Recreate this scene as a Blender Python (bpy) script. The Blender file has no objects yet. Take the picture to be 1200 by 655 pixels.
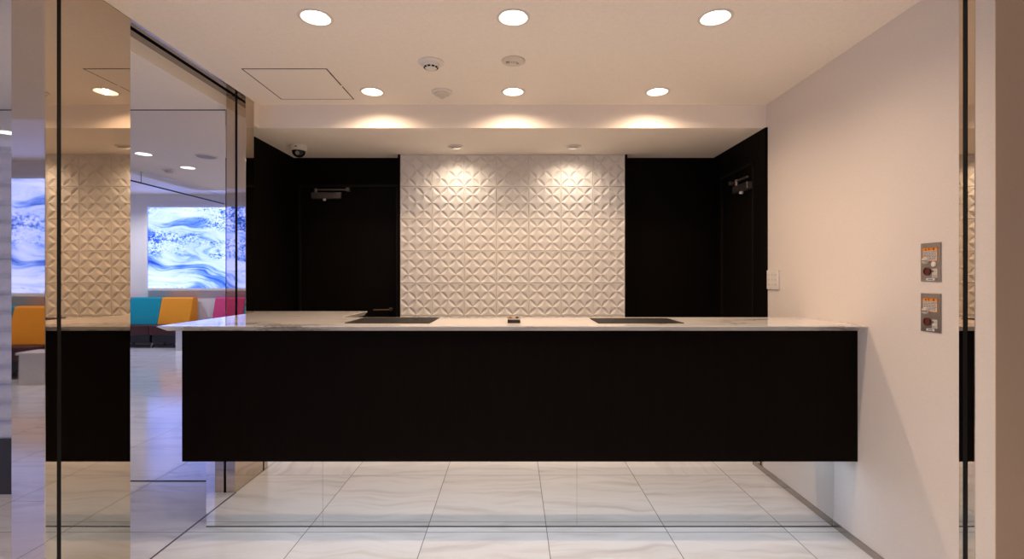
import bpy, bmesh, math, random
from mathutils import Vector, Matrix
random.seed(7)
PI = math.pi
SC = bpy.context.scene
COL = SC.collection

# ------------------------------------------------------------------ materials
def new_mat(name):
    m = bpy.data.materials.new(name); m.use_nodes = True
    nt = m.node_tree
    b = nt.nodes['Principled BSDF']
    return m, nt, b

def nd(nt, kind, **kw):
    n = nt.nodes.new(kind)
    for k, v in kw.items(): setattr(n, k, v)
    return n

def mth(nt, op, a=None, b=None, c=None):
    n = nt.nodes.new('ShaderNodeMath'); n.operation = op
    for i, v in enumerate((a, b, c)):
        if v is None: continue
        if isinstance(v, (int, float)): n.inputs[i].default_value = v
        else: nt.links.new(v, n.inputs[i])
    return n.outputs[0]

def ramp(nt, fac, stops):
    r = nt.nodes.new('ShaderNodeValToRGB')
    while len(r.color_ramp.elements) < len(stops): r.color_ramp.elements.new(0.5)
    for e, (p, c) in zip(r.color_ramp.elements, stops):
        e.position = p; e.color = (c[0], c[1], c[2], 1)
    nt.links.new(fac, r.inputs[0])
    return r.outputs[0]

def coords(nt, scale=(1, 1, 1), rot=(0, 0, 0), loc=(0, 0, 0)):
    g = nt.nodes.new('ShaderNodeNewGeometry')
    mp = nt.nodes.new('ShaderNodeMapping')
    mp.inputs['Scale'].default_value = scale
    mp.inputs['Rotation'].default_value = rot
    mp.inputs['Location'].default_value = loc
    nt.links.new(g.outputs['Position'], mp.inputs[0])
    return mp.outputs[0]

def noise(nt, vec, scale, detail=3, rough=0.5, dist=0.0):
    n = nt.nodes.new('ShaderNodeTexNoise')
    n.inputs['Scale'].default_value = scale
    n.inputs['Detail'].default_value = detail
    n.inputs['Roughness'].default_value = rough
    n.inputs['Distortion'].default_value = dist
    nt.links.new(vec, n.inputs['Vector'])
    return n.outputs['Fac']

def bump(nt, b, h, strength=0.2, dist=0.002):
    bn = nt.nodes.new('ShaderNodeBump')
    bn.inputs['Strength'].default_value = strength
    bn.inputs['Distance'].default_value = dist
    nt.links.new(h, bn.inputs['Height'])
    nt.links.new(bn.outputs[0], b.inputs['Normal'])

def simple(name, col, rough=0.5, metal=0.0, spec=0.5, var=0.04, nscale=30, bmp=0.0):
    """plain surface with a little grain so that it is not perfectly flat"""
    m, nt, b = new_mat(name)
    f = noise(nt, coords(nt), nscale, 3)
    lo = tuple(max(0, c * (1 - var)) for c in col); hi = tuple(min(1, c * (1 + var)) for c in col)
    nt.links.new(ramp(nt, f, [(0.3, lo), (0.7, hi)]), b.inputs['Base Color'])
    b.inputs['Roughness'].default_value = rough
    b.inputs['Metallic'].default_value = metal
    b.inputs['Specular IOR Level'].default_value = spec
    if bmp: bump(nt, b, f, bmp, 0.001)
    return m

def emit_mat(name, col, strength):
    m, nt, b = new_mat(name)
    b.inputs['Base Color'].default_value = (0.8, 0.8, 0.8, 1)
    b.inputs['Emission Color'].default_value = (*col, 1)
    b.inputs['Emission Strength'].default_value = strength
    return m

def wallpaper(name, col):
    m, nt, b = new_mat(name)
    h = noise(nt, coords(nt, (1, 1, 6)), 90, 3, 0.6)
    v = noise(nt, coords(nt, (6, 6, 1)), 90, 3, 0.6)
    s = mth(nt, 'ADD', mth(nt, 'MULTIPLY', h, 0.6), mth(nt, 'MULTIPLY', v, 0.4))
    nt.links.new(ramp(nt, s, [(0.3, tuple(c * 0.94 for c in col)), (0.7, tuple(min(1, c * 1.04) for c in col))]), b.inputs['Base Color'])
    b.inputs['Roughness'].default_value = 0.75
    b.inputs['Specular IOR Level'].default_value = 0.25
    bump(nt, b, s, 0.35, 0.001)
    return m

def mirror(name, col, rough=0.015, wav=0.0):
    m, nt, b = new_mat(name)
    f = noise(nt, coords(nt), 2.0, 2)
    nt.links.new(ramp(nt, f, [(0.3, tuple(c * 0.985 for c in col)), (0.7, col)]), b.inputs['Base Color'])
    b.inputs['Metallic'].default_value = 1.0
    b.inputs['Roughness'].default_value = rough
    if wav: bump(nt, b, noise(nt, coords(nt), 3.0, 1), wav, 0.01)
    return m

def steel_brushed(name, col, rough=0.25, axis='Z'):
    m, nt, b = new_mat(name)
    sc = {'Z': (60, 60, 1), 'Y': (60, 1, 60), 'X': (1, 60, 60)}[axis]
    f = noise(nt, coords(nt, sc), 6, 3)
    nt.links.new(ramp(nt, f, [(0.2, tuple(c * 0.85 for c in col)), (0.8, col)]), b.inputs['Base Color'])
    b.inputs['Metallic'].default_value = 1.0
    b.inputs['Roughness'].default_value = rough
    return m

def floor_marble():
    m, nt, b = new_mat('floor_marble')
    g = nt.nodes.new('ShaderNodeNewGeometry')
    sp = nt.nodes.new('ShaderNodeSeparateXYZ'); nt.links.new(g.outputs['Position'], sp.inputs[0])
    T = 0.595
    u = mth(nt, 'DIVIDE', mth(nt, 'SUBTRACT', sp.outputs[0], 0.168), T)
    v = mth(nt, 'DIVIDE', mth(nt, 'SUBTRACT', sp.outputs[1], 2.440), T)
    iu, iv = mth(nt, 'FLOOR', u), mth(nt, 'FLOOR', v)
    fu, fv = mth(nt, 'FRACT', u), mth(nt, 'FRACT', v)
    cid = nt.nodes.new('ShaderNodeCombineXYZ'); nt.links.new(iu, cid.inputs[0]); nt.links.new(iv, cid.inputs[1])
    wn = nt.nodes.new('ShaderNodeTexWhiteNoise'); nt.links.new(cid.outputs[0], wn.inputs[0])
    rnd = wn.outputs['Value']
    # each slab samples its own piece of the stone, some turned by 90 degrees
    cu = mth(nt, 'ADD', fu, mth(nt, 'MULTIPLY', rnd, 37.0))
    cv = mth(nt, 'ADD', fv, mth(nt, 'MULTIPLY', rnd, 71.0))
    turn = mth(nt, 'GREATER_THAN', rnd, 0.86)
    vec = nt.nodes.new('ShaderNodeCombineXYZ')
    mu = nt.nodes.new('ShaderNodeMix'); nt.links.new(turn, mu.inputs[0]); nt.links.new(cu, mu.inputs[2]); nt.links.new(cv, mu.inputs[3])
    mv = nt.nodes.new('ShaderNodeMix'); nt.links.new(turn, mv.inputs[0]); nt.links.new(cv, mv.inputs[2]); nt.links.new(cu, mv.inputs[3])
    nt.links.new(mu.outputs[0], vec.inputs[0]); nt.links.new(mv.outputs[0], vec.inputs[1])
    warp = nt.nodes.new('ShaderNodeTexNoise'); warp.inputs['Scale'].default_value = 1.1; warp.inputs['Detail'].default_value = 2
    nt.links.new(vec.outputs[0], warp.inputs['Vector'])
    wv = mth(nt, 'MULTIPLY', mth(nt, 'SUBTRACT', warp.outputs['Fac'], 0.5), 0.5)
    su = nt.nodes.new('ShaderNodeSeparateXYZ'); nt.links.new(vec.outputs[0], su.inputs[0])
    band_in = mth(nt, 'ADD', su.outputs[1], wv)
    bv = nt.nodes.new('ShaderNodeCombineXYZ'); nt.links.new(mth(nt, 'MULTIPLY', su.outputs[0], 0.12), bv.inputs[0]); nt.links.new(band_in, bv.inputs[1])
    veins = noise(nt, bv.outputs[0], 6.0, 3, 0.55, 0.1)
    soft = noise(nt, bv.outputs[0], 2.2, 2, 0.5)
    base = ramp(nt, soft, [(0.3, (0.80, 0.80, 0.805)), (0.5, (0.86, 0.865, 0.875)), (0.72, (0.785, 0.78, 0.795))])
    vfac = ramp(nt, veins, [(0.26, (0.72, 0.69, 0.68)), (0.36, (0.90, 0.88, 0.87)), (0.44, (0.985, 0.98, 0.975)), (0.52, (1, 1, 1)), (0.60, (0.93, 0.92, 0.915)), (0.72, (0.78, 0.76, 0.755))])
    mx = nt.nodes.new('ShaderNodeMix'); mx.data_type = 'RGBA'; mx.blend_type = 'MULTIPLY'; mx.inputs[0].default_value = 1.0
    nt.links.new(base, mx.inputs[6]); nt.links.new(vfac, mx.inputs[7])
    tint = nt.nodes.new('ShaderNodeMix'); tint.data_type = 'RGBA'; tint.blend_type = 'MULTIPLY'; tint.inputs[0].default_value = 1.0
    nt.links.new(mx.outputs[2], tint.inputs[6])
    nt.links.new(ramp(nt, rnd, [(0.0, (0.95, 0.94, 0.935)), (1.0, (1, 1, 1))]), tint.inputs[7])
    # joints
    eu = mth(nt, 'MINIMUM', fu, mth(nt, 'SUBTRACT', 1.0, fu))
    ev = mth(nt, 'MINIMUM', fv, mth(nt, 'SUBTRACT', 1.0, fv))
    e = mth(nt, 'MINIMUM', eu, ev)
    joint = mth(nt, 'LESS_THAN', e, 0.0036)
    fin = nt.nodes.new('ShaderNodeMix'); fin.data_type = 'RGBA'
    nt.links.new(joint, fin.inputs[0]); nt.links.new(tint.outputs[2], fin.inputs[6]); fin.inputs[7].default_value = (0.20, 0.18, 0.17, 1)
    nt.links.new(fin.outputs[2], b.inputs['Base Color'])
    rg = nt.nodes.new('ShaderNodeMix'); nt.links.new(joint, rg.inputs[0]); rg.inputs[2].default_value = 0.14; rg.inputs[3].default_value = 0.7
    nt.links.new(rg.outputs[0], b.inputs['Roughness'])
    b.inputs['Specular IOR Level'].default_value = 0.75
    return m

def counter_marble():
    m, nt, b = new_mat('counter_marble')
    c = coords(nt, (0.8, 1.3, 1.3), (0, 0, 0.5))
    d = noise(nt, c, 2.5, 5, 0.6)
    off = nt.nodes.new('ShaderNodeVectorMath'); off.operation = 'ADD'
    cx = nt.nodes.new('ShaderNodeCombineXYZ'); nt.links.new(mth(nt, 'MULTIPLY', d, 0.9), cx.inputs[0]); nt.links.new(mth(nt, 'MULTIPLY', d, 1.4), cx.inputs[1])
    nt.links.new(c, off.inputs[0]); nt.links.new(cx.outputs[0], off.inputs[1])
    n = noise(nt, off.outputs[0], 1.9, 5, 0.58)
    r = mth(nt, 'ABSOLUTE', mth(nt, 'SUBTRACT', n, 0.5))
    vein = ramp(nt, r, [(0.0, (0.34, 0.31, 0.30)), (0.014, (0.58, 0.55, 0.54)), (0.045, (0.80, 0.78, 0.77)), (0.14, (0.87, 0.86, 0.84))])
    msk = noise(nt, c, 1.7, 2)
    mx = nt.nodes.new('ShaderNodeMix'); mx.data_type = 'RGBA'
    nt.links.new(ramp(nt, msk, [(0.46, (0, 0, 0)), (0.6, (1, 1, 1))]), mx.inputs[0])
    mx.inputs[6].default_value = (0.88, 0.85, 0.82, 1); nt.links.new(vein, mx.inputs[7])
    nt.links.new(mx.outputs[2], b.inputs['Base Color'])
    b.inputs['Roughness'].default_value = 0.06
    b.inputs['Specular IOR Level'].default_value = 0.5
    return m

def black_wood(name, col, rough=0.5, spec=0.15):
    m, nt, b = new_mat(name)
    f = noise(nt, coords(nt, (25, 25, 0.6)), 3, 4, 0.6)
    nt.links.new(ramp(nt, f, [(0.3, tuple(c * 0.75 for c in col)), (0.7, tuple(c * 1.25 for c in col))]), b.inputs['Base Color'])
    b.inputs['Roughness'].default_value = rough
    b.inputs['Specular IOR Level'].default_value = spec
    return m

def screen_water():
    m, nt, b = new_mat('screen_water_image')
    c = coords(nt, (1, 1, 1), (0, -0.22, 0))
    w = noise(nt, coords(nt, (0.5, 1, 1.2)), 1.3, 2, 0.5)
    off = nt.nodes.new('ShaderNodeVectorMath'); off.operation = 'ADD'
    cx = nt.nodes.new('ShaderNodeCombineXYZ'); nt.links.new(mth(nt, 'MULTIPLY', mth(nt, 'SUBTRACT', w, 0.5), 1.1), cx.inputs[2])
    nt.links.new(c, off.inputs[0]); nt.links.new(cx.outputs[0], off.inputs[1])
    st = nt.nodes.new('ShaderNodeMapping'); st.inputs['Scale'].default_value = (0.55, 1, 4.2); nt.links.new(off.outputs[0], st.inputs[0])
    big = noise(nt, st.outputs[0], 1.5, 9, 0.66)
    lump = noise(nt, off.outputs[0], 1.1, 2, 0.5)
    fine = noise(nt, coords(nt, (1, 1, 1.3)), 30, 2, 0.7)
    mask = ramp(nt, noise(nt, coords(nt, (0.7, 1, 2.0), (0, 0, 0), (3, 0, 1)), 1.5, 2), [(0.45, (0, 0, 0)), (0.6, (1, 1, 1))])
    s = mth(nt, 'ADD', mth(nt, 'MULTIPLY', big, 0.7), mth(nt, 'MULTIPLY', lump, 0.42))
    s = mth(nt, 'ADD', s, mth(nt, 'MULTIPLY', mth(nt, 'MULTIPLY', mth(nt, 'SUBTRACT', fine, 0.52), 0.9), mask))
    col = ramp(nt, s, [(0.40, (0.002, 0.018, 0.20)), (0.47, (0.014, 0.055, 0.40)), (0.53, (0.075, 0.15, 0.62)), (0.58, (0.20, 0.28, 0.85)), (0.69, (0.31, 0.38, 0.95))])
    b.inputs['Base Color'].default_value = (0.02, 0.02, 0.02, 1)
    b.inputs['Roughness'].default_value = 0.3
    nt.links.new(col, b.inputs['Emission Color'])
    b.inputs['Emission Strength'].default_value = 2.9
    return m

def glass_mat(name, col=(0.9, 0.93, 0.95)):
    m, nt, b = new_mat(name)
    f = noise(nt, coords(nt), 4, 2)
    nt.links.new(ramp(nt, f, [(0.3, tuple(c * 0.97 for c in col)), (0.7, col)]), b.inputs['Base Color'])
    b.inputs['Transmission Weight'].default_value = 1.0
    b.inputs['Roughness'].default_value = 0.02
    b.inputs['IOR'].default_value = 1.45
    return m

M = {}
M['floor'] = floor_marble()
M['ceiling'] = wallpaper('ceiling_paper', (0.97, 0.90, 0.82))
M['wall'] = wallpaper('cream_wallpaper', (0.79, 0.735, 0.69))
M['wall_return'] = wallpaper('tan_wallpaper', (0.62, 0.46, 0.33))
M['lounge_wall'] = wallpaper('lounge_paint', (0.80, 0.79, 0.80))
M['tile'] = simple('relief_tile', (0.80, 0.775, 0.735), 0.5, 0, 0.35, 0.02, 40)
M['black_wall'] = black_wood('black_panelling', (0.0045, 0.0032, 0.0024), 0.6, 0.06)
M['black_door'] = black_wood('black_door_leaf', (0.0055, 0.0040, 0.0030), 0.55, 0.08)
M['counter_black'] = black_wood('counter_black', (0.0046, 0.0024, 0.0017), 0.6, 0.06)
M['marble'] = counter_marble()
M['steel_mirror'] = mirror('bronze_mirror_steel', (0.63, 0.535, 0.43), 0.02, 0.02)
M['track_steel'] = steel_brushed('track_steel', (0.42, 0.40, 0.41), 0.12, 'Y')
M['floor_strip'] = simple('floor_strip', (0.06, 0.055, 0.05), 0.4)
M['wall_mirror'] = mirror('lounge_mirror', (0.90, 0.90, 0.92), 0.0)
M['plinth_mirror'] = mirror('plinth_mirror', (0.80, 0.80, 0.79), 0.01)
M['steel'] = steel_brushed('brushed_steel', (0.50, 0.46, 0.42), 0.22, 'Y')
M['plate_steel'] = steel_brushed('plate_steel', (0.42, 0.38, 0.36), 0.45, 'Z')
M['closer'] = steel_brushed('closer_metal', (0.30, 0.27, 0.25), 0.4, 'X')
M['brass'] = steel_brushed('lever_metal', (0.30, 0.22, 0.13), 0.35, 'X')
M['slot'] = simple('black_rubber', (0.006, 0.006, 0.006), 0.6, 0, 0.2)
M['white_plastic'] = simple('white_plastic', (0.80, 0.77, 0.73), 0.4, 0, 0.4, 0.02)
M['cream_plastic'] = simple('cream_plastic', (0.72, 0.66, 0.58), 0.4, 0, 0.4, 0.02)
M['grey_plastic'] = simple('grey_plastic', (0.34, 0.30, 0.27), 0.5)
M['socket_face'] = simple('socket_face', (0.30, 0.25, 0.20), 0.5)
M['door_trim'] = black_wood('door_trim', (0.012, 0.009, 0.007), 0.45, 0.2)
M['dark_plastic'] = simple('dark_plastic', (0.012, 0.010, 0.009), 0.35)
M['mat'] = simple('desk_mat_leather', (0.012, 0.010, 0.008), 0.6, 0, 0.25, 0.15, 200, 0.1)
M['dome'] = simple('smoked_dome', (0.01, 0.01, 0.012), 0.06, 0, 0.6)
M['lens'] = emit_mat('downlight_lens', (1.0, 0.90, 0.76), 9.0)
M['lens_cool'] = emit_mat('downlight_lens_cool', (1.0, 0.94, 0.90), 9.0)
M['led'] = emit_mat('light_strip_cool', (0.66, 0.83, 1.0), 11.0)
M['reflector'] = simple('downlight_reflector', (0.85, 0.83, 0.80), 0.25, 0, 0.5, 0.01)
M['trim_white'] = simple('downlight_trim', (0.78, 0.74, 0.70), 0.4, 0, 0.4, 0.01)
M['screen'] = screen_water()
M['frame_white'] = simple('screen_frame_white', (0.78, 0.78, 0.80), 0.4)
M['pink'] = simple('pink_leather', (0.62, 0.06, 0.20), 0.55, 0, 0.3, 0.06, 60, 0.1)
M['teal'] = simple('teal_leather', (0.003, 0.29, 0.40), 0.55, 0, 0.3, 0.06, 60, 0.1)
M['orange'] = simple('orange_leather', (0.85, 0.33, 0.02), 0.55, 0, 0.3, 0.06, 60, 0.1)
M['maroon'] = simple('maroon_leather', (0.055, 0.012, 0.014), 0.45, 0, 0.4, 0.08, 60, 0.1)
M['navy'] = simple('navy_base', (0.006, 0.008, 0.014), 0.4)
M['table_white'] = simple('table_white', (0.72, 0.71, 0.72), 0.35)
M['wave_white'] = simple('wave_panel_white', (0.66, 0.66, 0.72), 0.5)
M['dark_plinth'] = simple('dark_plinth', (0.045, 0.042, 0.05), 0.35)
M['glass'] = glass_mat('smoke_curtain_glass')
M['orange_label'] = simple('label_orange', (0.85, 0.27, 0.02), 0.5, 0, 0.3, 0.02)
M['paper'] = simple('label_paper', (0.62, 0.58, 0.54), 0.5, 0, 0.3, 0.02)
M['print_grey'] = simple('print_grey', (0.16, 0.15, 0.15), 0.6)
M['red_knob'] = simple('dark_red_button', (0.11, 0.022, 0.014), 0.35, 0, 0.4, 0.2, 300)
M['blue_print'] = simple('blue_print', (0.12, 0.14, 0.30), 0.5)

# ------------------------------------------------------------------ mesh builder
class MB:
    def __init__(s): s.bm = bmesh.new()
    def box(s, x0, x1, y0, y1, z0, z1, bev=0.0, seg=2):
        t = bmesh.new()
        bmesh.ops.create_cube(t, size=1.0)
        for v in t.verts:
            v.co = Vector(((x0 + x1) / 2 + v.co.x * (x1 - x0), (y0 + y1) / 2 + v.co.y * (y1 - y0), (z0 + z1) / 2 + v.co.z * (z1 - z0)))
        if bev: bmesh.ops.bevel(t, geom=list(t.edges), offset=bev, segments=seg, affect='EDGES', profile=0.5)
        s.merge(t); return s
    def merge(s, t):
        me = bpy.data.meshes.new('tmp'); t.to_mesh(me); t.free(); s.bm.from_mesh(me); bpy.data.meshes.remove(me)
    def lathe(s, prof, n=40, mat=None, cap=False):
        """prof: list of (r, z), revolved about z"""
        t = bmesh.new(); rings = []
        for r, z in prof:
            if r < 1e-6: rings.append([t.verts.new((0, 0, z))])
            else: rings.append([t.verts.new((r * math.cos(2 * PI * k / n), r * math.sin(2 * PI * k / n), z)) for k in range(n)])
        for a, b in zip(rings, rings[1:]):
            if len(a) == 1 and len(b) == 1: continue
            for k in range(n):
                k2 = (k + 1) % n
                if len(a) == 1: t.faces.new((a[0], b[k], b[k2]))
                elif len(b) == 1: t.faces.new((a[k], a[k2], b[0]))
                else: t.faces.new((a[k], a[k2], b[k2], b[k]))
        bmesh.ops.recalc_face_normals(t, faces=t.faces)
        if mat is not None: bmesh.ops.transform(t, matrix=mat, verts=t.verts)
        s.merge(t); return s
    def prism(s, poly, a0, a1, axis='z', bev=0.0):
        """poly of 2-D points extruded along an axis"""
        t = bmesh.new()
        def P(p, a):
            if axis == 'z': return (p[0], p[1], a)
            if axis == 'x': return (a, p[0], p[1])
            return (p[0], a, p[1])
        va = [t.verts.new(P(p, a0)) for p in poly]; vb = [t.verts.new(P(p, a1)) for p in poly]
        n = len(poly)
        t.faces.new(va); t.faces.new(vb[::-1])
        for k in range(n): t.faces.new((va[k], vb[k], vb[(k + 1) % n], va[(k + 1) % n]))
        bmesh.ops.recalc_face_normals(t, faces=t.faces)
        if bev: bmesh.ops.bevel(t, geom=list(t.edges), offset=bev, segments=2, affect='EDGES', profile=0.5)
        s.merge(t); return s
    def tube(s, p, q, r, n=14):
        p, q = Vector(p), Vector(q); d = q - p; L = d.length
        m = Matrix.Translation(p) @ d.to_track_quat('Z', 'Y').to_matrix().to_4x4()
        return s.lathe([(0, 0), (r * 0.8, 0), (r, r * 0.2), (r, L - r * 0.2), (r * 0.8, L), (0, L)], n, m)
    def build(s, name, mat, parent=None, smooth=False, loc=None):
        me = bpy.data.meshes.new(name); s.bm.to_mesh(me); s.bm.free()
        o = bpy.data.objects.new(name, me); COL.objects.link(o)
        me.materials.append(mat)
        if smooth:
            for p in me.polygons: p.use_smooth = True
            me.set_sharp_from_angle(angle=math.radians(35))
        if parent: o.parent = parent
        if loc: o.location = loc
        return o

def empty(name, loc, label, cat, group=None, rot=(0, 0, 0)):
    o = bpy.data.objects.new(name, None); COL.objects.link(o)
    o.empty_display_size = 0.05
    o.location = loc; o.rotation_euler = rot
    return tag(o, label, cat, group)

def tag(o, label, cat, group=None):
    o['label'] = label; o['category'] = cat; o['kind'] = 'thing'
    if group: o['group'] = group
    return o

def struct(o, label=None):
    o['kind'] = 'structure'
    if label: o['label'] = label
    return o

def copy_tree(o, parent=None):
    c = o.copy(); COL.objects.link(c)
    if parent: c.parent = parent
    for ch in list(o.children): copy_tree(ch, c)
    return c

# ------------------------------------------------------------------ key dimensions (metres); the eye is at (0, 0, 1.26)
XL, XR = -1.62, 1.615          # faces of the left posts / right wall
XL2 = -1.738                   # outer face of the left posts
HC = 2.353                     # reception ceiling
HS = 2.206                     # soffit underside
YS = 3.154                     # soffit face
YB = 3.947                     # black rear wall
YT = 3.837                     # tile face
HL = 2.286                     # low lounge ceiling
YM = 3.046                     # mirror wall of the lounge
HH = 2.78                      # high lounge ceiling
YSC = -3.07                    # lounge screen wall
YE = 1.658                     # end of the right wall

# ------------------------------------------------------------------ setting
struct(MB().box(-8.2, 3.3, -3.4, 4.2, -0.12, 0.0).build('floor', M['floor']), 'polished pale marble floor tiles with soft grey veins')

def boolean_holes(o, holes):
    cut = MB()
    for x, y, r, z0, z1 in holes:
        cut.lathe([(0, z0), (r, z0), (r, z1), (0, z1)], 48, Matrix.Translation((x, y, 0)))
    c = cut.build('cutter', M['slot'])
    md = o.modifiers.new('holes', 'BOOLEAN'); md.operation = 'DIFFERENCE'; md.solver = 'EXACT'; md.object = c
    dg = bpy.context.evaluated_depsgraph_get(); dg.update()
    me = bpy.data.meshes.new_from_object(o.evaluated_get(dg))
    o.modifiers.clear(); o.data = me
    cm = c.data; bpy.data.objects.remove(c); bpy.data.meshes.remove(cm)

XS = (-0.832, 0.002, 0.855)
DL = [(x, 2.089) for x in XS] + [(x, 2.928) for x in XS]
DL_FILL = [(x * 0.6, 1.15) for x in XS] + [(x * 0.6, 0.35) for x in XS]  # unseen rows added in front of the counter as fill light
SP = [(-0.414, 3.60), (0.437, 3.60)]
LDL = [(-3.09, 1.95), (-3.06, 1.43), (-3.6, 2.57)]          # lounge, low ceiling
LDL_FILL = [(-5.2, 1.2), (-4.25, -2.1), (-6.8, -2.1), (0.6, -1.6)]            # fill lamps added in the high lounge ceiling to brighten it, out of view
RO = 0.062
ceil_o = MB().box(XL, 3.2, -0.2, YS + 0.02, HC, HC + 0.14).build('ceiling', M['ceiling'])
boolean_holes(ceil_o, [(x, y, RO, HC - 0.05, HC + 0.06) for x, y in DL + DL_FILL])
struct(ceil_o, 'pale plastered ceiling over the reception')
sof = MB().box(-1.745, XR, YS, YB + 0.1, HS, HC + 0.14).build('ceiling_soffit', M['ceiling'])
boolean_holes(sof, [(x, y, 0.044, HS - 0.05, HS + 0.06) for x, y in SP])
struct(sof, 'dropped soffit above the counter')
low = MB().box(-3.80, XL2, 0.2, YM, HL, HH).build('ceiling_lounge', M['ceiling'])
boolean_holes(low, [(x, y, RO, HL - 0.05, HL + 0.06) for x, y in LDL])
struct(low, 'lowered ceiling of the lounge')
hi = MB().box(-8.2, 3.3, -3.4, 4.2, HH, HH + 0.12).build('ceiling_high', M['ceiling'])
boolean_holes(hi, [(x, y, RO, HH - 0.05, HH + 0.06) for x, y in LDL_FILL])
struct(hi, 'higher ceiling beyond the lounge')

struct(MB().box(XR, XR + 0.18, YE, YB + 0.12, 0, HC).build('wall_right', M['wall']), 'cream textured wallpaper wall right of the counter')
struct(MB().box(XR + 0.18, 3.2, YE, YE + 0.12, 0, HC).build('wall_return', M['wall_return']), 'tan wallpaper wall')
struct(MB().box(XR + 0.0005, XR + 0.18, YE - 0.003, YE, 0, HC).build('wall_end', M['wall_return']), 'tan end of the cream wall')
struct(MB().box(3.2, 3.3, -3.4, YE + 0.12, 0, HH).build('wall_entrance', M['lounge_wall']))
struct(MB().box(-8.2, 3.2, YSC - 0.1, YSC, 0, HH).build('wall_screen', M['lounge_wall']), 'pale lounge wall behind the screen')
struct(MB().box(-8.2, -8.1, YSC, YM + 0.1, 0, HH).build('wall_lounge', M['lounge_wall']))
struct(MB().box(-8.1, XL2 - 0.03, YM, YM + 0.03, 0, HH).build('wall_mirror', M['wall_mirror']), 'mirror wall of the lounge')
struct(MB().box(-1.745, XR, YB, YB + 0.1, 0, HS).build('wall_back', M['black_wall']), 'black panelled wall behind the counter')
struct(MB().box(-1.90, -1.745, 3.10, YB + 0.1, 0, HC + 0.1).build('wall_left', M['black_wall']), 'black panelled side wall left of the counter')
struct(MB().box(-1.745, XL - 0.0, 3.10, YS, HS, HC).build('trim_1', M['ceiling']), 'ceiling end above the left post')

struct(MB().box(-8.1, XL2 - 0.03, YM - 0.003, YM, 0, 0.004).build('trim_4', M['slot']), 'dark joint at the foot of the mirror wall')
struct(MB().box(-3.80, XL2 - 0.03, YM - 0.003, YM, HL - 0.004, HL).build('trim_5', M['slot']), 'dark joint at the head of the mirror wall')
# right black panelling with a recessed door (its opening is left free)
bx = XR - 0.013
dy0, dy1, dz = 3.289, 3.80, 2.02
w = MB()
w.box(bx, XR, 3.135, dy0, 0, HS); w.box(bx, XR, dy1, YB, 0, HS); w.box(bx, XR, dy0, dy1, dz, HS)
struct(w.build('wall_side_panelling', M['black_wall']), 'black panelling on the right side wall')
d1 = empty('door_1', (XR - 0.004, (dy0 + dy1) / 2, 0), 'black door in the right side panelling', 'door'); del d1['category']; struct(d1)
hw = (dy1 - dy0) / 2
MB().box(-0.002, 0.004, -hw + 0.012, hw - 0.012, 0.005, dz - 0.012).build('door_leaf', M['black_door'], d1)
f = MB(); f.box(-0.016, 0.004, -hw, -hw + 0.012, 0, dz); f.box(-0.016, 0.004, hw - 0.012, hw, 0, dz); f.box(-0.016, 0.004, -hw, hw, dz - 0.012, dz)
f.build('door_frame', M['door_trim'], d1)
def closer(parent, mat_loc, rotz, w=0.235, lift=0.075, arm=(0.02, 0.055)):
    """hydraulic door closer: housing, adjusting screw cap, arm and shoe; local x along the door, -y out of it"""
    h = MB().box(-w / 2, w / 2, -0.045, 0, 0, 0.048, 0.004).build('door_closer', M['closer'], parent)
    h.location = mat_loc; h.rotation_euler = (0, 0, rotz)
    h['label'] = 'grey hydraulic closer'
    MB().lathe([(0, -0.016), (0.012, -0.016), (0.014, -0.004), (0.014, 0.0), (0, 0.0)], 20, Matrix.Translation((-0.02, -0.022, 0))).build('spindle_cap', M['white_plastic'], h, True)
    a = MB(); a.box(-w / 2 + arm[0], w / 2 + arm[1], -0.034, -0.018, lift - 0.008, lift + 0.004, 0.002)
    a.lathe([(0, 0.05), (0.013, 0.05), (0.013, lift + 0.008), (0, lift + 0.008)], 20, Matrix.Translation((-w / 2 + 0.03, -0.026, 0)))
    a.build('closer_arm', M['closer'], h)
    MB().box(*((w / 2 + 0.035, w / 2 + 0.065) if arm[0] > 0 else (-w / 2 + arm[0] - 0.01, -w / 2 + arm[0] + 0.02)), -0.04, 0, lift - 0.014, lift + 0.014, 0.003).build('closer_shoe', M['closer'], h)
    return h
closer(d1, (-0.002, -0.125, 1.85), -PI / 2, 0.22, 0.085, (-0.07, -0.02))
hd = MB().tube((0, 0, 0), (-0.05, 0, 0), 0.009); hd.tube((-0.05, 0, 0), (-0.05, -0.11, 0), 0.008)
hd.lathe([(0, 0), (0.024, 0), (0.024, 0.006), (0, 0.006)], 24, Matrix.Rotation(-PI / 2, 4, 'Y'))
hd.build('door_handle', M['brass'], d1, True, (-0.002, 0.17, 0.88))

# left door in the black rear wall
d2 = empty('door_2', (-1.305, YB, 0), 'black door left of the tiled wall', 'door'); del d2['category']; struct(d2)
MB().box(-0.375, 0.375, -0.012, 0.0, 0.005, 1.968).build('door_leaf', M['black_door'], d2)
f = MB(); f.box(-0.395, -0.378, -0.02, 0, 0, 1.99); f.box(0.378, 0.395, -0.02, 0, 0, 1.99); f.box(-0.378, 0.378, -0.02, 0, 1.972, 1.99)
f.build('door_frame', M['door_trim'], d2)
closer(d2, (-0.165, -0.012, 1.875), 0, 0.235, 0.072)
hd = MB().tube((0, 0, 0), (0, -0.05, 0), 0.008); hd.tube((0.004, -0.05, 0), (-0.125, -0.05, -0.002), 0.0055)
hd.lathe([(0, 0), (0.016, 0), (0.016, 0.006), (0, 0.006)], 24, Matrix.Rotation(PI / 2, 4, 'X'))
hd.build('door_handle', M['brass'], d2, True, (0.335, -0.012, 1.0))

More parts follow.
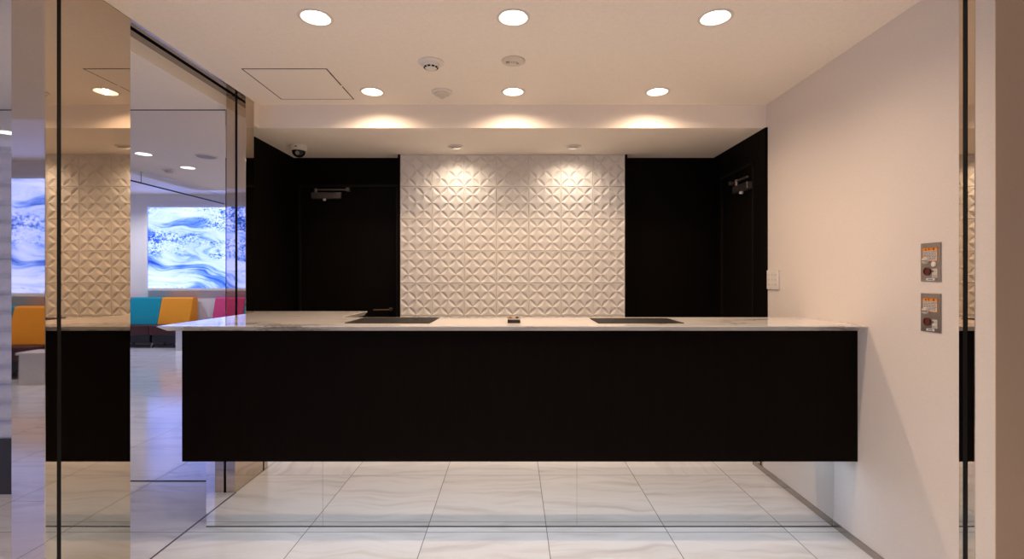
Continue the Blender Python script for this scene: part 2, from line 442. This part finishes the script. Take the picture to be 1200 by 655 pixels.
# relief tile wall: one mesh, seven columns of square tiles with a petal relief
def tile_wall():
    t = bmesh.new()
    S = 0.2494; x0 = -0.5 * 7 * S - 0.002; inset = 0.0042; jd = 0.0065
    D = 0.0115; n = 8
    for ci in range(7):
        for ri in range(9):
            tx = x0 + ci * S; tz = HS - (ri + 1) * S
            if tz < 0: tz = HS - 9 * S
            a = S - 2 * inset; s = a / 4
            def V(u, v, dep): return t.verts.new((tx + inset + u, YT + dep, tz + inset + v))
            for i in range(4):
                for j in range(4):
                    up = ((i + j) % 2 == 0)          # the petal runs from the even corner to the even corner
                    if up: A, B, P, Q = (i, j), (i + 1, j + 1), (i + 1, j), (i, j + 1)
                    else: A, B, P, Q = (i + 1, j), (i, j + 1), (i + 1, j + 1), (i, j)
                    A, B, P, Q = [Vector((c[0] * s, c[1] * s)) for c in (A, B, P, Q)]
                    ax = (B - A).normalized(); mid = (A + B) / 2
                    # arc of the circle centred on P bulges towards Q and the other way round
                    def arc(C):
                        a0 = math.atan2((A - C).y, (A - C).x); a1 = math.atan2((B - C).y, (B - C).x)
                        dl = (a1 - a0 + PI) % (2 * PI) - PI
                        return [C + Vector((math.cos(a0 + dl * k / n), math.sin(a0 + dl * k / n))) * s for k in range(n + 1)]
                    r1, r2 = arc(P), arc(Q)
                    wmax = (r1[n // 2] - mid).length
                    vA, vB = V(A.x, A.y, 0), V(B.x, B.y, 0)
                    v1, v2, vc = [vA], [vA], [vA]
                    for k in range(1, n):
                        c = (r1[k] + r2[k]) / 2; wd = (r1[k] - r2[k]).length / 2
                        v1.append(V(r1[k].x, r1[k].y, 0)); v2.append(V(r2[k].x, r2[k].y, 0)); vc.append(V(c.x, c.y, D * wd / wmax))
                    v1.append(vB); v2.append(vB); vc.append(vB)
                    vP, vQ = V(P.x, P.y, -0.0012), V(Q.x, Q.y, -0.0012)
                    for k in range(n):
                        for arcv, cor in ((v1, vQ), (v2, vP)):
                            q = [arcv[k], arcv[k + 1], vc[k + 1], vc[k]]
                            q = list(dict.fromkeys(q))
                            if len(q) >= 3: t.faces.new(q)
                            t.faces.new((cor, arcv[k + 1], arcv[k]))
            # bevelled rim down to the joint
            o0 = [t.verts.new((tx + u, YT + jd, tz + v)) for u, v in ((0, 0), (S, 0), (S, S), (0, S))]
            o1 = [V(u, v, 0) for u, v in ((0, 0), (a, 0), (a, a), (0, a))]
            for k in range(4): t.faces.new((o0[k], o0[(k + 1) % 4], o1[(k + 1) % 4], o1[k]))
    bmesh.ops.remove_doubles(t, verts=t.verts, dist=1e-6)
    bmesh.ops.recalc_face_normals(t, faces=t.faces)
    # face outwards (towards -y)
    if sum(f.normal.y * f.calc_area() for f in t.faces) > 0:
        for f in t.faces: f.normal_flip()
    mb = MB(); mb.merge(t)
    mb.box(-0.5 * 7 * S - 0.002, 0.5 * 7 * S - 0.002, YT + 0.011, YB, 0, HS)
    return mb.build('wall_tiles', M['tile'])
struct(tile_wall(), 'white relief tile wall with petal pattern between two black walls')
w = MB(); w.box(-0.891, -0.8752, YT - 0.004, YB, 0, HS); w.box(0.8712, 0.887, YT - 0.004, YB, 0, HS)
struct(w.build('trim_2', M['black_wall']), 'black edge strips of the tiled wall')

# steel skirting along the right wall, floor joint strip on the left, ceiling track
struct(MB().box(XR - 0.006, XR, YE, 2.487, 0, 0.034, 0.001).build('baseboard_right', M['steel']), 'low steel skirting of the right wall')
struct(MB().box(XL - 0.001, XL + 0.008, 2.097, 3.002, 0, 0.0015).build('trim_3', M['floor_strip']), 'dark floor strip between the posts')
tr = empty('ceiling_track', (XL, 2.55, HC), 'steel ceiling track with a dark slot running between two mirrored posts', 'track')
wL = XL2 - XL
tb = MB(); tb.box(wL, wL * 0.5 - 0.013, -0.4525, 0.4515, 0.0, 0.10); tb.box(wL * 0.5 + 0.013, 0, -0.4525, 0.4515, 0.0, 0.10)
tb.build('rail', M['track_steel'], tr)
MB().box(wL * 0.5 - 0.013, wL * 0.5 + 0.013, -0.4525, 0.4515, 0.02, 0.10).build('slot', M['slot'], tr)
tr['kind'] = 'thing'

# ------------------------------------------------------------------ mirrored shutter posts
def post(name, label, x0, x1, y0, y1, slots):
    """slots: ('x', side, y, width) on an x face or ('y', side, x, width) on a y face"""
    cx, cy = (x0 + x1) / 2, (y0 + y1) / 2
    e = empty(name, (cx, cy, 0), label, 'post', 'mirror polished steel posts')
    b = MB().box(x0 - cx, x1 - cx, y0 - cy, y1 - cy, 0.0, HC - 0.001, 0.0012, 1).build('casing', M['steel_mirror'], e)
    for kind, side, p, wd in slots:
        s = MB(); tk = 0.0015
        if kind == 'x':
            xf = (x1 - cx) if side > 0 else (x0 - cx)
            s.box(xf - (0.012 if side > 0 else tk), xf + (tk if side > 0 else 0.012), p - wd / 2 - cy, p + wd / 2 - cy, 0.0, HC - 0.001)
        else:
            yf = (y1 - cy) if side > 0 else (y0 - cy)
            s.box(p - wd / 2 - cx, p + wd / 2 - cx, yf - (0.012 if side > 0 else tk), yf + (tk if side > 0 else 0.012), 0.0, HC - 0.001)
        s.build('guide_slot', M['slot'], e)
    return e
post('shutter_post', 'wide mirrored steel post with black slot in front of the counter end', XL2, XL, 1.7146, 2.097, [('x', 1, 1.7665, 0.0135), ('y', 1, -1.679, 0.013)])
post('shutter_post', 'narrow mirrored steel post behind the counter beside the black side wall', XL2, XL, 3.002, 3.096, [('y', -1, -1.6775, 0.013)])
post('shutter_post', 'slim mirrored steel strip with black slot set in the cream wall', XR - 0.002, XR + 0.02, 1.728, 1.791, [('x', -1, 1.7645, 0.016)])

# ------------------------------------------------------------------ counter
CT = 1.034; CB = 1.006
rc = empty('reception_counter', (0, 2.53, 0), 'long black floating reception counter on a mirrored base', 'counter')
bxl = -1.549
body = MB().box(bxl, XR - 0.001, 2.316 - 2.53, 2.70 - 2.53, 0.3935, CB, 0.001, 1).build('body', M['counter_black'], rc)
for a, c in ((-1.544, -0.9579), (-0.9571, 0.3216), (0.3224, 1.6135)):
    MB().box(a, c, 2.4916 - 2.53, 2.503 - 2.53, 0.0, 0.393).build('mirror_panel', M['plinth_mirror'], rc)
MB().box(-1.544, 1.6135, 2.4895 - 2.53, 2.4914 - 2.53, 0.0, 0.0035).build('floor_joint', M['slot'], rc)
MB().box(-1.544, 1.6085, 2.5035 - 2.53, 2.66 - 2.53, 0.0, 0.393).build('plinth', M['counter_black'], rc)
# cool white light strip under the floating body
ch = MB(); ch.box(-1.50, 1.58, 2.395 - 2.53, 2.425 - 2.53, 0.3885, 0.3935)
strip = ch.build('light_channel', M['plate_steel'], rc)
MB().box(-1.495, 1.535, 2.400 - 2.53, 2.420 - 2.53, 0.3865, 0.3885).build('light_strip', M['led'], strip)
# marble worktop, L shaped, with an undercut front edge
def worktop():
    t = bmesh.new()
    xl, xr, xm = XL + 0.001, XR - 0.001, -0.9495
    yf, yfb, yb, yr = 2.249, 2.318, 2.748, 3.232
    top = [(xl, yf), (xr, yf), (xr, yb), (xm, yb), (xm, yr), (-1.72, yr), (-1.72, 3.10), (xl, 3.10)]
    bot = [(xl, yfb), (xr, yfb), (xr, yb), (xm - 0.02, yb), (xm - 0.02, yr), (-1.72, yr), (-1.72, 3.10), (xl, 3.10)]
    vt = [t.verts.new((x, y, CT)) for x, y in top]; vm = [t.verts.new((x, y, CT - 0.003)) for x, y in top]
    vb = [t.verts.new((x, y, CB)) for x, y in bot]
    t.faces.new(vt); t.faces.new(vb[::-1]); n = len(top)
    for k in range(n):
        k2 = (k + 1) % n
        t.faces.new((vm[k], vm[k2], vt[k2], vt[k])); t.faces.new((vb[k], vb[k2], vm[k2], vm[k]))
    bmesh.ops.recalc_face_normals(t, faces=t.faces)
    mb = MB(); mb.merge(t); return mb.build('countertop', M['marble'])
tag(worktop(), 'white grey-veined marble countertop with a return on its left', 'countertop')
# cabinet that carries the return of the worktop
cb = empty('return_cabinet', (-1.28, 2.98, 0), 'black cabinet below the left return of the marble countertop', 'cabinet')
MB().box(-1.60 + 1.28, -0.99 + 1.28, 2.76 - 2.98, 3.21 - 2.98, 0, CB - 0.001, 0.001, 1).build('carcass', M['counter_black'], cb)

# desk mats
def mat_pad(x0, x1, y0, y1, label):
    m = MB().box(x0, x1, y0, y1, CT, CT + 0.0035, 0.0012, 2).build('desk_mat', M['mat'])
    return tag(m, label, 'desk mat', 'desk mats on the marble counter')
mat_pad(-0.81, -0.40, 2.383, 2.695, 'black desk mat beside the marble return of the counter')
mat_pad(0.412, 0.825, 2.383, 2.655, 'black desk mat on the counter in front of the right black wall')

# small socket box
sb = empty('socket_box', (0.005, 2.44, CT), 'small black socket box in the middle of the marble counter', 'socket box')
hb = MB().prism([(-0.046, 0), (0.075, 0), (0.075, 0.024), (0.06, 0.0265), (-0.046, 0.0165)], -0.0305, 0.0305, 'x', 0.0012).build('housing', M['dark_plastic'], sb)
fc = MB().prism([(-0.044, 0.0168), (0.058, 0.0264), (0.058, 0.0272), (-0.044, 0.0176)], -0.028, 0.028, 'x').build('face_plate', M['socket_face'], sb)
for x, c in ((-0.0165, 'red_knob'), (0.016, 'slot')):
    MB().prism([(-0.012, 0.0206), (0.034, 0.0249), (0.034, 0.0262), (-0.012, 0.0219)], x - 0.0065, x + 0.0065, 'x').build('jack', M[c], sb)
MB().prism([(-0.012, 0.0206), (0.034, 0.0249), (0.034, 0.0262), (-0.012, 0.0219)], -0.003, 0.003, 'x').build('divider', M['grey_plastic'], sb)

# ------------------------------------------------------------------ ceiling fittings
def lamp(name, x, y, z, power, col, size_deg, blend, radius=0.03, rx=0.0):
    l = bpy.data.lights.new(name, 'SPOT'); l.energy = power; l.color = col
    l.spot_size = math.radians(size_deg); l.spot_blend = blend; l.shadow_soft_size = radius
    o = bpy.data.objects.new(name, l); COL.objects.link(o)
    o.location = (x, y, z); o.rotation_euler = (rx, 0, 0)
    return o

WARM = (1.0, 0.71, 0.49)
COOL = (0.97, 0.95, 1.0)
def make_downlight(lens, r=RO):
    e = empty('downlight', (0, 0, 0), 'x', 'downlight')
    MB().lathe([(r - 0.003, 0.0), (r - 0.002, -0.003), (r + 0.004, -0.004), (r + 0.009, -0.002), (r + 0.010, 0.0)], 48).build('trim_ring', M['trim_white'], e, True)
    MB().lathe([(r - 0.0005, 0.0), (r - 0.004, 0.012), (r - 0.010, 0.030), (r - 0.011, 0.033)], 48).build('reflector', M['reflector'], e, True)
    MB().lathe([(0, 0.032), (r - 0.0102, 0.032)], 48).build('lens', lens, e)
    return e
P_MAIN = 21.0
P_FILL = 20.0
proto = make_downlight(M['lens'])
names = ['front row downlight above the left black wall side', 'front row downlight in the middle of the ceiling', 'front row downlight nearest the cream wall',
         'rear row downlight beside the ceiling hatch', 'rear row downlight in the middle close to the soffit', 'rear row downlight close to the soffit on the cream wall side']
names[0] = 'front row downlight in front of the ceiling hatch'
for i, (x, y) in enumerate(DL):
    o = proto if i == 0 else copy_tree(proto)
    o.location = (x, y, HC); o['label'] = 'round ' + names[i]; o['group'] = 'ceiling downlights over the counter'
    lamp('spot', x, y, HC + 0.002, P_MAIN, WARM, 157, 1.0, 0.018)
for x, y in DL_FILL:
    o = copy_tree(proto); o.location = (x, y, HC); o['label'] = 'added round fill downlight in the ceiling in front of the counter, out of view'; o['group'] = 'added fill downlights in front of the counter'
    lamp('spot', x, y, HC + 0.002, P_FILL, (1.0, 0.86, 0.72), 112, 1.0, 0.018)
protoc = make_downlight(M['lens_cool'])
lnames = ['round lounge downlight reflected left of the other one in the mirror wall', 'round lounge downlight reflected closer to the slotted post in the mirror wall', 'round lounge downlight at the far left above the wave partition']
for i, (x, y) in enumerate(LDL):
    o = protoc if i == 0 else copy_tree(protoc)
    o.location = (x, y, HL); o['label'] = lnames[i]; o['group'] = 'lounge downlights in the lowered ceiling'
    lamp('spot', x, y, HL + 0.002, 1.4, COOL, 150, 1.0, 0.018)
for x, y in LDL_FILL:
    o = copy_tree(protoc); o.location = (x, y, HH); o['label'] = 'added round fill downlight in the high lounge ceiling, out of view'; o['group'] = 'added fill downlights in the high ceiling'
    lamp('spot', x, y, HH - 0.004, 85 if y < -1.8 else 9, COOL, 150, 1.0, 0.018)

# two adjustable spots in the soffit that wash the tiles
def make_spot():
    e = empty('spotlight', (0, 0, 0), 'x', 'spotlight')
    MB().lathe([(0.0435, 0.0), (0.0445, -0.008), (0.052, -0.009), (0.060, -0.003), (0.060, 0.0)], 48).build('trim_ring', M['trim_white'], e, True)
    h = MB().lathe([(0.043, 0.03), (0.0425, -0.002), (0.036, -0.010), (0.026, -0.010), (0.024, 0.006), (0.0, 0.006)], 40, Matrix.Rotation(math.radians(22), 4, 'X')).build('gimbal', M['cream_plastic'], e, True)
    MB().lathe([(0, 0.0035), (0.0225, 0.0035)], 32, Matrix.Rotation(math.radians(22), 4, 'X')).build('lens', M['lens'], h)
    return e
ps = make_spot()
for i, (x, y) in enumerate(SP):
    o = ps if i == 0 else copy_tree(ps)
    o.location = (x, y, HS); o['group'] = 'soffit spotlights washing the tiled wall'
    o['label'] = ['small soffit spotlight over the left half of the tiled wall', 'small soffit spotlight over the right half of the tiled wall'][i]
    lamp('spot', x, y + 0.005, HS - 0.008, 9.5, (1.0, 0.80, 0.62), 146, 1.0, 0.018, math.radians(8))

# detectors and speaker
e = empty('smoke_detector', (-0.418, 2.526, HC), 'round white smoke detector with dark intake slots', 'smoke detector')
MB().lathe([(0.0, 0.0), (0.066, 0.0), (0.066, -0.005), (0.060, -0.010), (0.050, -0.011), (0.0, -0.011)], 48).build('base', M['white_plastic'], e, True)
MB().lathe([(0.0, -0.010), (0.047, -0.010), (0.046, -0.017), (0.040, -0.024), (0.026, -0.034), (0.014, -0.037), (0, -0.038)], 48).build('sensor_head', M['white_plastic'], e, True)
for k in range(10):
    a = 2 * PI * k / 10 + 0.16
    o = MB().box(-0.0075, 0.0075, -0.0016, 0.0016, -0.0045, 0.0045, 0.0008).build('intake_slot', M['slot'], e)
    o.location = (0.0335 * math.cos(a), 0.0335 * math.sin(a), -0.0288); o.rotation_euler = (math.radians(-55), 0, a - PI / 2)
e = empty('heat_detector', (-0.42, 2.93, HC), 'round cream heat detector with stepped cone beside the soffit', 'heat detector')
MB().lathe([(0.0, 0.0), (0.061, 0.0), (0.061, -0.006), (0.054, -0.010), (0.0, -0.010)], 48).build('base', M['white_plastic'], e, True)
MB().lathe([(0.0, -0.010), (0.046, -0.010), (0.044, -0.018), (0.030, -0.022), (0.028, -0.027), (0.022, -0.028), (0.020, -0.033), (0.013, -0.034), (0.010, -0.040), (0, -0.041)], 48).build('sensor_head', M['cream_plastic'], e, True)
e = empty('ceiling_emergency_light', (0.002, 2.506, HC), 'flat round cream emergency light between front and rear downlights', 'emergency light')
MB().lathe([(0.0, 0.0), (0.060, 0.0), (0.060, -0.004), (0.056, -0.007), (0.0, -0.008)], 48).build('cover', M['cream_plastic'], e, True)
MB().lathe([(0, -0.0075), (0.010, -0.0075), (0.009, -0.011), (0, -0.012)], 24, Matrix.Translation((-0.028, 0, 0))).build('lamp_lens', M['grey_plastic'], e, True)
b = MB()
for k in range(3): b.box(-0.012 + k * 0.012, -0.005 + k * 0.012, -0.004, 0.004, -0.0095, -0.0074)
b.build('indicator', M['grey_plastic'], e)
MB().lathe([(0, -0.0075), (0.006, -0.0075), (0.005, -0.010), (0, -0.0105)], 20, Matrix.Translation((0.022, 0.014, 0))).build('test_button', M['grey_plastic'], e, True)

e = empty('ceiling_speaker', (-2.62, 1.86, HL), 'flat round lounge ceiling speaker with grey grille', 'speaker')
MB().lathe([(0, 0), (0.085, 0), (0.085, -0.004), (0.078, -0.007), (0.074, -0.004), (0, -0.004)], 40).build('rim', M['white_plastic'], e, True)
MB().lathe([(0, -0.0075), (0.05, -0.007), (0.0735, -0.0045)], 40).build('grille', M['grey_plastic'], e, True)
e = empty('ceiling_sensor', (-3.31, 1.33, HL), 'small round lounge ceiling sensor beside the downlights', 'sensor')
MB().lathe([(0, 0), (0.055, 0), (0.055, -0.006), (0.046, -0.010), (0, -0.010)], 40).build('base', M['white_plastic'], e, True)
MB().lathe([(0, -0.010), (0.036, -0.010), (0.034, -0.022), (0.020, -0.032), (0, -0.035)], 40).build('sensor_head', M['cream_plastic'], e, True)

# access hatch: dark groove frame and panel with a latch
hx0, hx1, hy0, hy1 = -1.425, -0.981, 2.605, 3.048
e = empty('ceiling_hatch', ((hx0 + hx1) / 2, (hy0 + hy1) / 2, HC), 'square flush ceiling access hatch outlined by a thin dark groove', 'access hatch')
hw2 = (hx1 - hx0) / 2
g = MB(); gw = 0.0065
for a in (-1, 1):
    g.box(a * hw2 - gw / 2, a * hw2 + gw / 2, -hw2 - gw / 2, hw2 + gw / 2, -0.001, 0.0); g.box(-hw2, hw2, a * hw2 - gw / 2, a * hw2 + gw / 2, -0.001, 0.0)
g.build('groove', M['slot'], e)
MB().box(-hw2 + gw / 2, hw2 - gw / 2, -hw2 + gw / 2, hw2 - gw / 2, -0.0012, 0.0).build('panel', M['ceiling'], e)
MB().box(hw2 - 0.011, hw2 + 0.005, 0.0, 0.018, -0.0022, -0.0005).build('latch', M['ceiling'], e)

# dome camera under the soffit
e = empty('ceiling_camera', (-1.547, 3.575, HS), 'white dome security camera with smoked dome under the soffit', 'camera')
MB().lathe([(0, 0), (0.058, 0), (0.060, -0.004), (0.056, -0.034), (0.050, -0.040), (0, -0.040)], 48).build('housing', M['white_plastic'], e, True)
dm = MB().lathe([(0.046, -0.040)] + [(0.046 * math.cos(a), -0.042 - 0.044 * math.sin(a)) for a in [k * PI / 2 / 9 for k in range(9)]] + [(0, -0.086)], 40).build('dome', M['dome'], e, True)
MB().lathe([(0, 0.008), (0.014, 0.008), (0.014, 0), (0, 0)], 24, Matrix.Translation((0.008, -0.038, -0.062)) @ Matrix.Rotation(math.radians(105), 4, 'X')).build('lens_barrel', M['grey_plastic'], dm, True)
MB().box(-0.004, 0.012, -0.0595, -0.054, -0.022, -0.015, 0.001).build('badge', M['dark_plastic'], e)

# ------------------------------------------------------------------ fittings on the right wall
def glyph_text(txt, size, mat, parent, loc, name='lettering', thick=0.0003):
    """flat raised lettering; local x = along the plate, local y = up"""
    cu = bpy.data.curves.new('t', 'FONT'); cu.body = txt; cu.size = size; cu.align_x = 'CENTER'; cu.align_y = 'CENTER'; cu.extrude = thick
    to = bpy.data.objects.new('t', cu); COL.objects.link(to)
    dg = bpy.context.evaluated_depsgraph_get(); dg.update()
    me = bpy.data.meshes.new_from_object(to.evaluated_get(dg))
    bpy.data.objects.remove(to); bpy.data.curves.remove(cu)
    o = bpy.data.objects.new(name, me); COL.objects.link(o); me.materials.clear(); me.materials.append(mat)
    o.parent = parent; o.location = loc
    return o

def control_plate(y, z0, label, cap):
    """shutter control: local x runs along the wall (towards the eye), local y is up, local z comes off the wall"""
    e = empty('shutter_control', (XR, y, z0), label, 'control panel', 'shutter controls on the cream wall')
    e.rotation_euler = Matrix(((0, 0, -1), (-1, 0, 0), (0, 1, 0))).to_euler()
    W, H, T = 0.092, 0.149, 0.004
    MB().box(-W / 2, W / 2, 0, H, 0, T, 0.0012).build('plate', M['plate_steel'], e)
    z = T
    MB().box(-0.033, 0.030, 0.080, 0.128, z, z + 0.0006).build('notice', M['paper'], e)
    MB().box(-0.033, 0.030, 0.119, 0.129, z + 0.0005, z + 0.0012).build('orange_band', M['orange_label'], e)
    bd = MB(); bd.box(-0.0345, -0.033, 0.078, 0.129, z, z + 0.0010); bd.box(0.030, 0.0315, 0.078, 0.129, z, z + 0.0010); bd.box(-0.033, 0.030, 0.078, 0.0797, z, z + 0.0010)
    bd.build('notice_border', M['orange_label'], e)
    tri = MB().prism([(-0.024, 0.1205), (-0.016, 0.1205), (-0.020, 0.1275)], z + 0.0011, z + 0.0015).build('warning_mark', M['slot'], e)
    glyph_text('\u6ce8', 0.0088, M['slot'], e, (-0.006, 0.124, z + 0.0014))
    glyph_text('\u610f', 0.0088, M['slot'], e, (0.016, 0.124, z + 0.0014))
    ln = MB(); random.seed(3)
    for k in range(7):
        yy = 0.114 - k * 0.0048; x = -0.030
        while x < 0.026:
            l = random.uniform(0.003, 0.011); ln.box(x, min(0.028, x + l), yy, yy + 0.0022, z + 0.0005, z + 0.0009); x += l + random.uniform(0.0015, 0.004)
    ln.build('printed_lines', M['print_grey'], e)
    MB().lathe([(0, 0), (0.0135, 0), (0.0135, 0.004), (0.0105, 0.010), (0, 0.010)], 30, Matrix.Translation((-0.020, 0.081, z))).build('key_switch', M['cream_plastic'], e, True)
    MB().box(-0.028, -0.005, 0.0785, 0.0825, z + 0.009, z + 0.016, 0.001).build('switch_lever', M['plate_steel'], e)
    if cap: MB().lathe([(0, 0), (0.0105, 0), (0.0105, 0.003), (0.008, 0.005), (0, 0.005)], 30, Matrix.Translation((0.016, 0.066, z))).build('cap', M['white_plastic'], e, True)
    MB().lathe([(0.0, 0.002), (0.0125, 0.002), (0.013, 0.005), (0.0155, 0.005), (0.0155, 0.0), (0, 0)], 32, Matrix.Translation((-0.013, 0.039, z))).build('red_button', M['red_knob'], e, True)
    s = MB().box(0.008, 0.031, 0.015, 0.049, z, z + 0.0007).build('side_label', M['paper'], e)
    q = MB(); q.box(0.0085, 0.016, 0.035, 0.043, z + 0.0006, z + 0.001); q.box(0.018, 0.029, 0.038, 0.0395, z + 0.0006, z + 0.001); q.box(0.010, 0.029, 0.022, 0.0235, z + 0.0006, z + 0.001); q.box(0.010, 0.026, 0.0175, 0.019, z + 0.0006, z + 0.001)
    q.build('side_print', M['print_grey'], s)
    n = MB().box(-0.018, 0.019, 0.004, 0.0125, z, z + 0.0008, 0.0002).build('name_plate', M['frame_white'], e)
    MB().box(-0.011, 0.012, 0.0065, 0.010, z + 0.0007, z + 0.0011).build('name_print', M['blue_print'], n)
    return e
control_plate(1.9095, 1.241, 'upper steel shutter control plate with round white cap on the cream wall', True)
control_plate(1.9095, 1.046, 'lower steel shutter control plate without white cap on the cream wall', False)

e = empty('wall_socket', (XR, 3.062, 1.18), 'white three column socket plate on the cream wall above the counter', 'wall socket')
e.rotation_euler = Matrix(((0, 0, -1), (-1, 0, 0), (0, 1, 0))).to_euler()
MB().box(-0.069, 0.069, 0, 0.12, 0, 0.010, 0.003).build('plate', M['white_plastic'], e)
for k in range(3):
    x = -0.040 + k * 0.040
    m = MB().box(x - 0.016, x + 0.016, 0.014, 0.106, 0.0095, 0.0118, 0.001).build('module', M['white_plastic'], e)
    for r in range(3):
        yy = 0.030 + r * 0.030
        MB().box(x - 0.0075, x - 0.0055, yy - 0.005, yy + 0.005, 0.0115, 0.0121).build('socket_slot', M['print_grey'], m)
        MB().box(x + 0.0050, x + 0.0070, yy - 0.004, yy + 0.004, 0.0115, 0.0121).build('socket_slot', M['print_grey'], m)

# ------------------------------------------------------------------ lounge (seen in the mirrors)
e = empty('wall_screen_display', (-5.52, YSC, 1.0), 'large video screen showing blue and white rippling water', 'screen')
sx0, sx1, sz0, sz1 = -6.71 + 5.52, 5.52 - 4.3, 0.047, 1.53
MB().box(sx0, sx1, 0.0, 0.055, sz0, sz1).build('display', M['screen'], e)
fr = MB(); fw = 0.045
fr.box(sx0 - fw, sx0, 0, 0.075, sz0 - fw, sz1 + fw, 0.002); fr.box(sx1, sx1 + fw, 0, 0.075, sz0 - fw, sz1 + fw, 0.002)
fr.box(sx0, sx1, 0, 0.075, sz0 - fw, sz0, 0.002); fr.box(sx0, sx1, 0, 0.075, sz1, sz1 + fw, 0.002)
fr.build('frame', M['frame_white'], e)
e.name = 'video_screen'

def sofa(x0, colors, wd, label):
    n = len(colors); W = wd * n
    e = empty('bench_sofa', (x0, YSC, 0), label, 'sofa', 'lounge bench sofas below the screen')
    # wedge shaped backs, each in its own colour
    for k, c in enumerate(colors):
        MB().prism([(0.03, 0.40), (0.29, 0.40), (0.17, 0.86), (0.15, 0.88), (0.05, 0.88), (0.03, 0.86)], k * wd + 0.003, (k + 1) * wd - 0.003, 'x', 0.008).build('backrest', M[c], e)
        MB().box(k * wd + 0.003, (k + 1) * wd - 0.003, 0.03, 0.50, 0.23, 0.40, 0.018, 3).build('seat', M['maroon'], e)
        b = MB().box(k * wd + 0.02, (k + 1) * wd - 0.02, 0.06, 0.44, 0.09, 0.23, 0.004).build('base', M['navy'], e)
    for k in range(n + 1):
        x = min(max(k * wd, 0.06), W - 0.06)
        for yy in (0.10, 0.40):
            l = MB().tube((x, yy, 0.09), (x, yy, 0.045), 0.012); l.lathe([(0, -0.012), (0.026, -0.012), (0.03, 0), (0.026, 0.012), (0, 0.012)], 20, Matrix.Translation((x, yy, 0.03)) @ Matrix.Rotation(PI / 2, 4, 'Y'))
            l.build('caster', M['plate_steel'], e, True)
    return e
sofa(-7.52, ['pink', 'teal', 'orange'], 0.57, 'bench sofa whose pink, teal and orange backs stand left under the screen')
sofa(-5.41, ['pink', 'teal'], 0.59, 'bench sofa with pink and teal backs partly behind the slotted post')

t = empty('side_table', (-5.42, -2.45, 0), 'low white side table in front of the bench sofas', 'side table')
MB().box(-0.33, 0.33, -0.12, 0.16, 0.345, 0.375, 0.004).build('table_top', M['table_white'], t)
MB().box(-0.30, 0.30, -0.10, 0.15, 0.0, 0.345, 0.003).build('base', M['table_white'], t)

# white wave panelled block beside the mirror wall
c = empty('wave_partition', (-3.16, 2.95, 0), 'white wave panelled partition on a dark plinth at the far left', 'partition')
pts = [(-0.09, 0.32)]
N = 120
for k in range(N + 1):
    z = 0.32 + (2.01 - 0.32) * k / N
    ph = (z / 0.105) % 1.0
    pts.append((-0.065 - 0.032 * math.sin(PI * ph ** 0.6), z))
poly = [(0.09, 0.32)] + pts[1:] + [(0.09, 2.01)]
MB().prism(poly, -0.42, 0.27, 'x').build('wave_panel', M['wave_white'], c)
MB().box(-0.42, 0.27, -0.09, 0.09, 0, 0.32, 0.003).build('plinth', M['dark_plinth'], c)

# glass smoke barrier under the lowered ceiling
g = empty('smoke_barrier', (-3.63, 0.75, 2.166), 'hanging glass smoke barrier with dark bottom rail below the lounge ceiling', 'smoke barrier')
for y0, y1 in ((-0.87, 0.51), (0.514, 1.60)):
    MB().box(-0.004, 0.004, y0, y1, 0.012, 0.12).build('pane', M['glass'], g)
MB().box(-0.008, 0.008, -0.87, 1.60, 0, 0.012).build('bottom_rail', M['dark_plastic'], g)

# ------------------------------------------------------------------ world, camera, colour
wd = bpy.data.worlds.new('World'); SC.world = wd; wd.use_nodes = True
wd.node_tree.nodes['Background'].inputs[0].default_value = (0.05, 0.05, 0.055, 1)
wd.node_tree.nodes['Background'].inputs[1].default_value = 0.2
cam = bpy.data.cameras.new('Camera'); co = bpy.data.objects.new('Camera', cam); COL.objects.link(co)
co.location = (0, 0, 1.26); co.rotation_euler = (PI / 2, 0, 0)
cam.sensor_width = 36.0; cam.lens = 36.0 * 580 / 1200
cam.shift_x = -1.0 / 1200; cam.shift_y = -3.5 / 1200
cam.clip_start = 0.02
SC.camera = co
SC.view_settings.view_transform = 'Standard'; SC.view_settings.look = 'None'
SC.view_settings.gamma = 1.0; SC.view_settings.use_curve_mapping = False
SC.view_settings.exposure = 0.20
cy = SC.cycles
cy.max_bounces = 14; cy.diffuse_bounces = 6; cy.glossy_bounces = 10; cy.transmission_bounces = 8
cy.sample_clamp_indirect = 4.0; cy.caustics_reflective = True
cy.use_denoising = True
